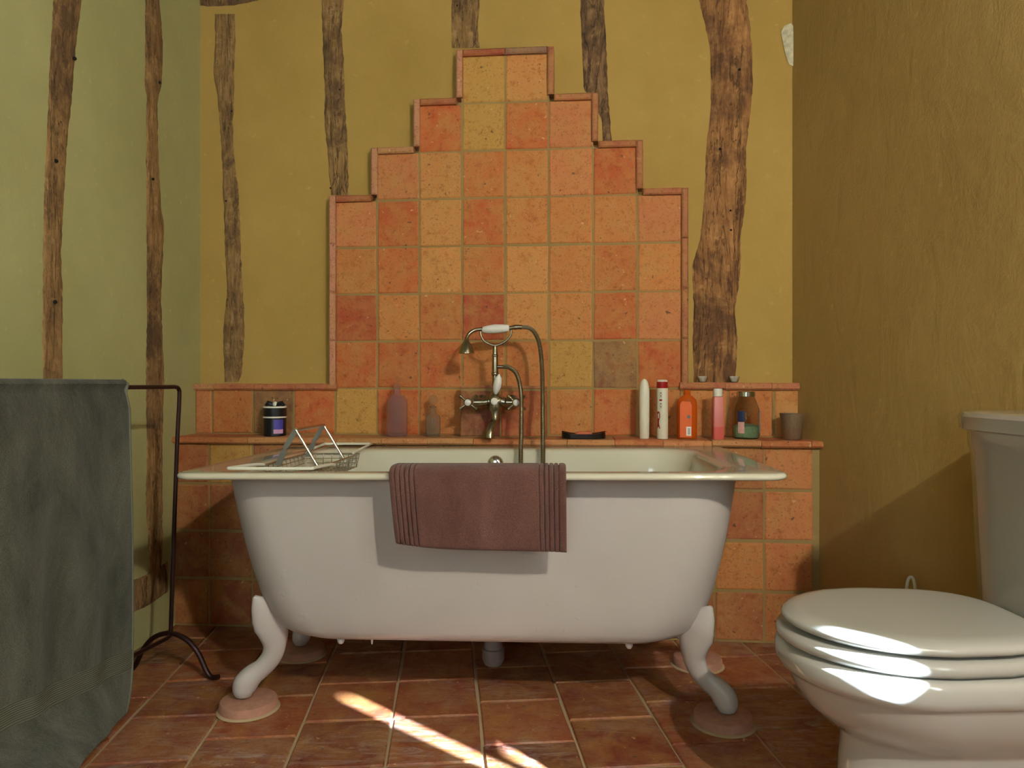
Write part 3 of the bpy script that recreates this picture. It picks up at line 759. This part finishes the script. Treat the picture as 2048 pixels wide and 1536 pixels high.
# black tin
r_ = .0415
t = thing('storage_tin', 'black round tin with white bands and violet label at the left end of the ledge', 'tin', ledge_pos(550, -.075))
b = MB(); b.lathe([(r_-.002, 0), (r_, .002), (r_, .074)], 40); b.build('tin_body', M['black'], t)
b = MB(); b.lathe([(r_+.001, .072), (r_+.0015, .075), (r_+.0015, .106), (r_-.001, .109), (0, .109)], 40); b.build('lid', M['black'], t)
for z in (.068, .1055):
    b = MB(); b.lathe([(r_-.002, z), (r_+.0022, z), (r_+.0022, z+.0055), (r_-.002, z+.0055)], 40); tag(b.build('white_band', M['cap_white'], t), 'white band round the tin')
b = curved_label(r_, 281, 331, .026, .062, off=.001); tag(b.build('label', M['violet'], t), 'violet label')
b = curved_label(r_, 281, 331, .010, .0255, off=.001); tag(b.build('label', M['pinkish'], t), 'lilac lower label')
b = MB()
for s in (-1, 1): b.tube([(s*.004, 0, .111), (s*.014, 0, .120), (s*.026, 0, .124), (s*.034, 0, .116), (s*.028, 0, .108), (s*.01, 0, .109)], [.004, .008, .009, .006, .005, .004], 10)
b.build('ribbon_bow', M['black'], t)
b = MB(); b.lathe([(.002, .11), (.008, .114), (.009, .121), (.006, .128), (0, .130)], 16); tag(b.build('knob', M['cap_white'], t), 'cream knob')

def shell(b, prof, wall=.0025, n=36):
    """thin-walled glass vessel from an outer profile"""
    inner = [(max(r-wall, .0005), z+(wall if i == 0 else 0)) for i, (r, z) in enumerate(prof)]
    b.lathe([(0.0005, prof[0][1])]+prof+inner[::-1]+[(0.0005, prof[0][1]+wall)], n)
# tall rose bottle
t = thing('glass_bottle', 'tall clear rose-tinted glass bottle with pointed stopper on the ledge', 'bottle', ledge_pos(794, -.085))
b = MB(); shell(b, [(.036,0),(.0385,.006),(.0385,.12),(.036,.138),(.026,.150),(.0125,.158),(.0115,.178),(.014,.180)]); b.build('flask', M['glass_pink'], t, smooth=50)
b = MB(); b.lathe([(.009,.172),(.0125,.181),(.0125,.188),(.006,.196),(.004,.206),(.0065,.213),(.004,.222),(0,.228)], 20); b.build('stopper', M['glass_grey'], t, smooth=50)
# small decanter
t = thing('glass_decanter', 'small square-shouldered clear glass decanter with ball stopper left of the tap', 'decanter', ledge_pos(866, -.085))
b = MB(); shell(b, [(.026,0),(.0275,.004),(.0275,.070),(.024,.079),(.012,.084),(.0115,.108),(.015,.111)]); b.build('flask', M['glass_grey'], t, smooth=50)
b = MB(); b.lathe([(.008,.104),(.008,.114),(.006,.118),(.013,.124),(.0165,.135),(.0165,.142),(.012,.151),(0,.155)], 20); b.build('stopper', M['glass_grey'], t, smooth=50)
# dark dish
t = thing('soap_dish', 'low dark metal soap dish on the ledge right of the tap', 'soap dish', ledge_pos(1167, -.045), (0, 0, -A))
b = MB(); rings = []
for i in range(25):
    f = i/24; x = lerp(-.078, .078, f); e = abs(2*f-1); hh = .006+.010*e**3; wd = .036*math.sqrt(max(.02, 1-e**6))
    rings.append([(x, -wd, .002), (x, -wd*.6, 0), (x, wd*.6, 0), (x, wd, .002), (x, wd, .010+hh), (x, wd-.005, .011+hh), (x, wd*.5, .007+hh*.4), (x, -wd*.5, .007+hh*.4), (x, -wd+.005, .011+hh), (x, -wd, .010+hh)])
b.loft(rings); b.build('dish', M['dish'], t, smooth=50)
t2 = MB(); t2.loft([rr(-.03*s, .03*s, -.016*s, .016*s, .012, z) for s, z in ((.8, 0), (1, .004), (1, .009), (.75, .013))])
sp_ = ledge_pos(1167, -.045, ZL+.011)
tag(t2.build('soap_bar', M['soap'], smooth=50, loc=sp_, rot=(0, 0, -A)), 'small reddish bar of soap lying in the dark dish', 'soap')
# white slender bottle
t = thing('slim_bottle', 'plain white slender rounded bottle, no cap, on the ledge', 'bottle', ledge_pos(1288.5, -.05))
b = MB(); b.lathe([(.015,0),(.0172,.004),(.018,.05),(.0185,.12),(.0185,.165),(.0165,.190),(.012,.204),(.006,.2115),(0,.2135)], 32); b.build('bottle_body', M['soap_white'], t, smooth=60)
# white tube with red band
t = thing('shampoo_bottle', 'white round bottle with red band below a silver cap on the ledge', 'bottle', ledge_pos(1324.5, -.05))
b = MB(); b.lathe([(.0185,0),(.0198,.003),(.0198,.183)], 36); b.build('bottle_body', M['soap_white'], t)
b = MB(); b.lathe([(.0198,.180),(.0203,.182),(.0203,.202),(.0190,.203)], 36); tag(b.build('cap_band', M['red'], t), 'red band')
b = MB(); b.lathe([(.018,.2025),(.0178,.208),(.014,.210),(0,.2105)], 36); tag(b.build('cap', M['cap_white'], t), 'pale silver cap')
# printed marks: grey letters and a red wavy stripe on the left of the bottle
b = MB()
def stroke(pts, w, r=.0198):
    rings = []
    for a, z in pts:
        aa = R(a); o = r+.0007; k = r-.0003
        rings.append([(k*math.cos(aa), k*math.sin(aa), z-w), (o*math.cos(aa), o*math.sin(aa), z-w), (o*math.cos(aa), o*math.sin(aa), z+w), (k*math.cos(aa), k*math.sin(aa), z+w)])
    b.loft(rings)
for zc in (.160, .150, .122, .112):
    stroke([(232, zc-.004), (243, zc+.004), (254, zc-.003)], .0013); stroke([(232, zc+.004), (254, zc+.004)], .0010)
tag(b.build('print', M['grey_print'], t), 'small grey lettering')
b = MB()
stroke([(228, .138), (256, .138)], .0030)
tag(b.build('print', M['red'], t), 'small red mark'); b = MB()
for i in range(10):
    z = .094-.006*i; a = 224+6*math.sin(i*.8)
    stroke([(200, z), (a+6, z)], .0034)
tag(b.build('print', M['red'], t), 'red wavy stripe')
# orange bottle
t = thing('shower_gel_bottle', 'translucent orange bottle with orange label and barcode on the ledge', 'bottle', ledge_pos(1374, -.06), (0, 0, nrot(1374)*.5))
b = MB()
def oval(w, d, z, n=32): return [(w*math.copysign(abs(math.cos(2*math.pi*k/n))**.7, math.cos(2*math.pi*k/n)), d*math.copysign(abs(math.sin(2*math.pi*k/n))**.7, math.sin(2*math.pi*k/n)), z) for k in range(n)]
b.loft([oval(w_, d_, z) for w_, d_, z in ((.032,.018,0),(.0345,.020,.004),(.0345,.020,.125),(.032,.019,.138),(.022,.015,.149),(.012,.012,.155),(.011,.011,.160))]); b.build('bottle_body', M['glass_orange'], t, smooth=60)
b = MB(); b.lathe([(.0115,.158),(.012,.160),(.012,.172),(.010,.175),(0,.175)], 20); b.build('cap', M['glass_orange'], t)
b = MB(); pts = [(-.027,.006),(.014,.006),(.014,.120),(.009,.132),(-.018,.134),(-.025,.128),(-.027,.118)]
b.loft([[(x, -.0202, z) for x, z in pts], [(x, -.0212, z) for x, z in pts]]); tag(b.build('label', M['orange'], t, smooth=0), 'bright orange label')
b = MB(); b.box((-.005, -.0218, .012), (.012, -.0211, .044)); tag(b.build('barcode', M['cap_white'], t, smooth=0), 'white barcode patch')
b = MB()
for i in range(7): b.box((.000, -.0222, .017+i*.0032), (.0085, -.0217, .0187+i*.0032))
b.build('barcode_lines', M['grey_print'], t, smooth=0)
b = MB(); b.lathe([(.0065, .0212), (.0065, .0218), (.0045, .0220), (.0042,.0214)], 20, axis='y', origin=(.0035, 0, .079)); b.build('round_mark', M['grey_print'], t)
# pink bottle
t = thing('lotion_bottle', 'opaque pink square bottle with white cap on the ledge', 'bottle', ledge_pos(1435.5, -.035), (0, 0, R(2)))
b = MB(); sq = lambda s, z: rr(-s, s, -s*.8, s*.8, .006, z, 4)
b.loft([sq(.0185, .0), sq(.0195, .003), sq(.0192, .045)]); b.build('bottle_base', M['pink2'], t)
b = MB(); b.loft([sq(.0192, .045), sq(.0182, .145), sq(.0150, .151)]); b.build('bottle_body', M['pink'], t)
b = MB(); b.lathe([(.0145,.151),(.0155,.153),(.0155,.176),(.0140,.179),(0,.179)], 24); tag(b.build('cap', M['cap_white'], t), 'white cap')
# glass jar with green salts
t = thing('bath_salt_jar', 'clear glass jar with silver lid and green bath salts on the ledge', 'jar', ledge_pos(1492, -.075))
b = MB(); shell(b, [(.038,0),(.0455,.005),(.0475,.015),(.0475,.088),(.044,.110),(.036,.132),(.030,.146),(.030,.156)]); b.build('jar_glass', M['glass'], t, smooth=60)
b = MB(); b.lathe([(.030,.150),(.0325,.151),(.0325,.166),(.030,.169),(0,.169)], 32); b.build('lid', M['chrome'], t)
b = MB(); b.lathe([(0,.003),(.036,.004),(.043,.010),(.0435,.045),(.030,.052),(0,.055)], 32); b.build('bath_salts', M['green'], t, smooth=60)
b = curved_label(.0478, 218, 246, .062, .100); b.build('label', M['navy'], t)
b = curved_label(.0478, 218, 246, .022, .0615); tag(b.build('label', M['label_pink'], t), 'pale pink label')
b = curved_label(.0478, 322, 345, .022, .100); tag(b.build('label', M['label_blue'], t), 'pale blue label edge')
# zinc cup
t = thing('metal_cup', 'small tapered dull metal cup at the right end of the ledge', 'cup', ledge_pos(1584, -.065))
b = MB(); b.lathe([(0,.0),(.029,0),(.031,.002),(.0405,.088),(.0415,.092),(.0400,.092),(.0385,.088),(.0295,.004),(0,.004)], 40); b.build('cup_wall', M['zinc'], t, smooth=50)
# tea-light cups on the upper coping
for px, lab in ((1405, 'small glass tea-light cup on the upper ledge, nearer the splashback'), (1468, 'small glass tea-light cup on the upper ledge, above the salt jar')):
    t = thing('tealight_holder', lab, 'candle holder', ledge_pos(px, -.152, Z1+.0215), group='tea-light cups on the upper ledge')
    b = MB(); b.lathe([(0,0),(.011,0),(.014,.002),(.0205,.022),(.0195,.022),(.012,.004),(0,.004)], 24); b.build('glass_cup', M['glass'], t, smooth=50)
    b = MB(); b.lathe([(0,.0045),(.0095,.0045),(.0160,.021),(.015,.024),(0,.023)], 20); tag(b.build('candle', M['wax'], t, smooth=40), 'white candle')

# ------------------------------------------------------------------ iron towel rack and green towel
U = Vector((-1.050, 2.20, 0)); dr = Vector((-.21, -.978, 0)).normalized(); pr = Vector((-dr.y, dr.x, 0)) * -1
pr = Vector((.978, -.21, 0)).normalized()
RK = thing('towel_rack', 'black wrought iron towel stand with arched feet by the left wall', 'towel rack', tuple(U))
def rp(s, t_, z): v = dr*s + pr*t_; return (v.x, v.y, z)
b = MB(); RL = .95
b.tube(bez([rp(0, 0, .128), rp(0, .006, .30), rp(0, .022, .70), rp(0, .030, .850), rp(.004, .031, .879), rp(.02, .031, .886), rp(.05, .031, .886)], 6)+[Vector(rp(.2, .031, .886)), Vector(rp(RL-.05, .031, .886))]+bez([rp(RL-.02, .031, .886), rp(RL-.004, .031, .879), rp(RL, .030, .85), rp(RL, .006, .30), rp(RL, 0, .128)], 6), .0062, 12)
b.build('rail_frame', M['iron'], RK, smooth=60)
b = MB(); b.tube([rp(0, 0, .122), rp(.02, 0, .118), rp(RL-.02, 0, .118), rp(RL, 0, .122)], .0062, 12); b.build('lower_bar', M['iron'], RK, smooth=60)
for s in (0, RL):
    b = MB(); b.tube(bez([rp(s, .166, .008), rp(s, .140, .006), rp(s, .122, .025), rp(s, .095, .075), rp(s, .055, .113), rp(s, .0, .128), rp(s, -.055, .113), rp(s, -.095, .075), rp(s, -.122, .025), rp(s, -.14, .006), rp(s, -.166, .008)], 7), .0078, 12, up=tuple(dr))
    b.build('foot_arch', M['iron'], RK, smooth=60)
# towel
TW = thing('hanging_towel', 'large dark grey-green towel with ribbed band draped over the iron towel stand', 'towel', tuple(U))
s0, s1 = .235, .90; NS, NZ = 70, 80
def side(front, s, f):
    """f 0 at the rail, 1 at the hem; returns local point"""
    q = (s-s0)/(s1-s0)
    if front:
        z = lerp(.893, .018+.02*q, f)
        # bottom flares away from the wall toward the camera
        base = .031+.016*min(1, f*14)
        fl = max(0, (f-.88)/.12); flare = fl**1.3*(.022+.25*q)
        fold = (.010*math.sin(q*26+f*2.2)+.006*math.sin(q*47+1.3-f*3))*min(1, f*2.2)*(.5+.5*f)*(1-.75*max(0, (f-.75)/.25))
        v = base + flare + fold*.8 + .010*f
        ds = -.012*math.sin(f*3.0) if q < .02 else 0
        cr = max(0, (f-.86)/.14)
        s_ = s + (0.05*cr**2*(1-q) if q < .5 else 0)
    else:
        z = lerp(.893, .20, f); v = .031-.014*min(1, f*14)-.012*f + .006*math.sin(q*22); s_ = s-.004+.02*f*(1-q)
    return s_, v, z
b = MB(); rings = []
def tangent_top(s):  # arc over the rail
    return [(s, .031+.015*math.cos(R(a)), .886+.013*math.sin(R(a))+.004) for a in (150, 120, 90, 60, 30)]
grid = []
for i in range(NS+1):
    s = lerp(s0, s1, i/NS); row = []
    for k in range(NZ//2, 0, -1): row.append(side(False, s, k/(NZ//2)))
    row += tangent_top(s)
    for k in range(1, NZ+1): row.append(side(True, s, k/NZ))
    grid.append([Vector(rp(*p)) for p in row])
n1 = len(grid); n2 = len(grid[0]); TH = .0045
off = []
for i in range(n1):
    r_o = []
    for k in range(n2):
        du = grid[min(i+1, n1-1)][k]-grid[max(i-1, 0)][k]; dv = grid[i][min(k+1, n2-1)]-grid[i][max(k-1, 0)][:] if False else grid[i][min(k+1, n2-1)]-grid[i][max(k-1, 0)]
        nn = du.cross(dv).normalized(); r_o.append(grid[i][k]+nn*TH)
    off.append(r_o)
for i in range(n1): rings.append([tuple(v) for v in grid[i]]+[tuple(v) for v in reversed(off[i])])
b.loft(rings); b.build('terry_cloth', M['towel_green'], TW, smooth=70)
# ribbed woven band near the hem, on both faces of the front flap
b = MB(); rings = []
nb = n2-1-NZ
ka, kb = int(NZ*.83), int(NZ*.895)
for i in range(n1):
    r1_ = []; r2_ = []
    for k in range(ka, kb+1):
        kk = nb+k; nn = (off[i][kk]-grid[i][kk]).normalized()
        r1_.append(tuple(off[i][kk]+nn*.0012)); r2_.append(tuple(grid[i][kk]-nn*.0012))
    rings.append(r1_+r2_[::-1])
b.loft(rings); tag(b.build('ribbed_band', M['band'], TW, smooth=60), 'flat ribbed woven band')
b = MB(); ed = [off[0][k]*.5+grid[0][k]*.5 for k in range(n2)]
b.tube(ed[::2]+[ed[-1]], .0048, 8); M['hem'] = simple('towel_hem', lin((104,108,92)), .9, .1, 90)
tag(b.build('stitched_edge', M['hem'], TW, smooth=60), 'paler stitched edge')

# ------------------------------------------------------------------ toilet
TY = 1.375; XN = .527
TL = thing('toilet', 'white close-coupled toilet with closed lid against the right wall', 'toilet', (.80, TY, 0))
X0 = .80
def egg(xn, xb, hw, z, n=48, back=.8, cx=None):
    """outline with rounded nose at xn (left), squarish back at xb; hw half width"""
    L_ = xb-xn; c = xn+L_*.50 if cx is None else cx; out = []
    for k in range(n):
        a = 2*math.pi*k/n; ca, sa = math.cos(a), math.sin(a)
        if ca <= 0: x = c+(c-xn)*ca; y = hw*sa
        else:
            x = c+(xb-c)*abs(ca)**.42; y = math.copysign(hw*abs(sa)**.62, sa)
            y *= 1-(1-back)*max(0, (x-c)/(xb-c))**2
        out.append((x-X0, y, z))
    return out
b = MB(); xb = .968
b.loft([egg(XN+.020, xb-.01, .170, .436), egg(XN+.006, xb, .178, .4365), egg(XN+.001, xb, .182, .441), egg(XN, xb, .183, .446), egg(XN+.004, xb, .180, .4505), egg(XN+.012, xb-.004, .173, .4545), egg(XN+.026, xb-.010, .161, .4578), egg(XN+.036, xb-.016, .152, .4590), egg(XN+.05, xb-.026, .140, .4594), egg(XN+.11, xb-.06, .09, .4596), egg(XN+.18, xb-.12, .03, .4596)])
b.build('lid', M['seat'], TL, smooth=60)
b = MB(); e = -.010
b.loft([egg(XN+e+.022, xb, .172, .402), egg(XN+e+.006, xb, .184, .403), egg(XN+e, xb, .188, .409), egg(XN+e, xb, .189, .416), egg(XN+e+.003, xb, .186, .423), egg(XN+e+.012, xb, .178, .4275), egg(XN+e+.035, xb, .155, .430)])
b.build('seat', M['seat'], TL, smooth=60)
b = MB(); xk = 1.10
prof = [(XN+.030, xk, .165, .3985), (XN+.004, xk, .186, .398), (XN-.006, xk, .193, .393), (XN-.010, xk, .196, .384), (XN-.010, xk, .196, .366), (XN-.006, xk, .193, .355), (XN+.004, xk, .186, .348), (XN+.009, xk, .182, .344), (XN+.012, xk, .180, .338), (XN+.020, xk, .174, .318), (XN+.038, xk, .160, .288), (XN+.064, xk, .142, .262), (XN+.092, xk, .126, .246), (XN+.097, xk, .122, .240), (XN+.106, xk, .116, .234), (XN+.110, xk, .112, .226), (XN+.106, xk, .110, .18), (XN+.100, xk, .110, .10), (XN+.085, xk, .118, .03), (XN+.075, xk, .124, .0)]
b.loft([egg(a, c_, hw, z, cx=a+.20) for a, c_, hw, z in prof]); b.build('bowl', M['porcelain'], TL, smooth=60)
# foot plinth at the side (pale curved skirt near the camera)
b = MB()
# tank
def tk(x0, y0, y1, z, ch=.070, cx=.034, r=.004):
    x1 = 1.145
    return [(x-X0, y, z) for x, y in ((x0+cx, y0), (x0+cx*.25, y0+ch*.75), (x0, y0+ch), (x0-.002, -.06), (x0-.003, 0), (x0-.002, .06), (x0, y1-ch), (x0+cx*.25, y1-ch*.75), (x0+cx, y1), (x1, y1), (x1, y0))]
b = MB()
b.loft([tk(.985, -.170, .170, .432), tk(.978, -.178, .178, .440), tk(.972, -.184, .184, .62), tk(.968, -.188, .188, .750), tk(.964, -.192, .192, .764), tk(.963, -.193, .193, .800)])
b.build('tank', M['porcelain'], TL, smooth=25)
b = MB()
b.loft([tk(.958, -.199, .199, .797), tk(.953, -.205, .205, .800), tk(.951, -.207, .207, .826), tk(.955, -.203, .203, .834), tk(.970, -.19, .19, .837), tk(.985, -.175, .175, .837)])
b.build('tank_lid', M['porcelain'], TL, smooth=25)
# hinges
for y in (-.075, .075):
    b = MB(); b.lathe([(.012, -.02), (.014, -.015), (.014, .015), (.012, .02)], 16, axis='y', origin=(.968-X0, y, .436)); b.build('hinge', M['seat'], TL)
# toilet brush behind
t = thing('toilet_brush', 'slim white toilet brush standing behind the toilet lid', 'toilet brush', (1.075, 1.93, 0))
b = MB(); b.lathe([(0, 0), (.042, 0), (.045, .004), (.040, .11), (.036, .112), (.034, .10), (0, .10)], 28); b.build('holder', M['cap_white'], t)
b = MB(); b.tube([(0, 0, .10), (0, 0, .30)], .0055, 12); b.tube(bez([(0, 0, .30), (-.010, 0, .33), (-.006, 0, .366), (.003, 0, .374), (.010, 0, .362), (.013, 0, .33), (0, 0, .30)], 5), .0042, 10); b.build('handle', M['cap_white'], t, smooth=60)

# ------------------------------------------------------------------ lamp fitting behind the camera
t = thing('spot_rail', 'two-bulb spot rail high behind the camera', 'lamp', (1.0, -.43, 2.2))
b = MB(); b.tube([(-.12, -.16, .04), (.12, .16, .04)], .012, 10); b.build('rail', M['chrome'], t)
for p_, e in BULBS:
    v = Vector(p_)-Vector((1.0, -.43, 2.2)); b = MB(); b.tube([(v.x, v.y, .04), (v.x, v.y, v.z+.05)], [.006, .02], 12); b.build('bulb_holder', M['chrome'], t)
b = MB(); b.tube([(0, 0, .04), (0, 0, .32)], .008, 8); b.build('stem', M['chrome'], t)
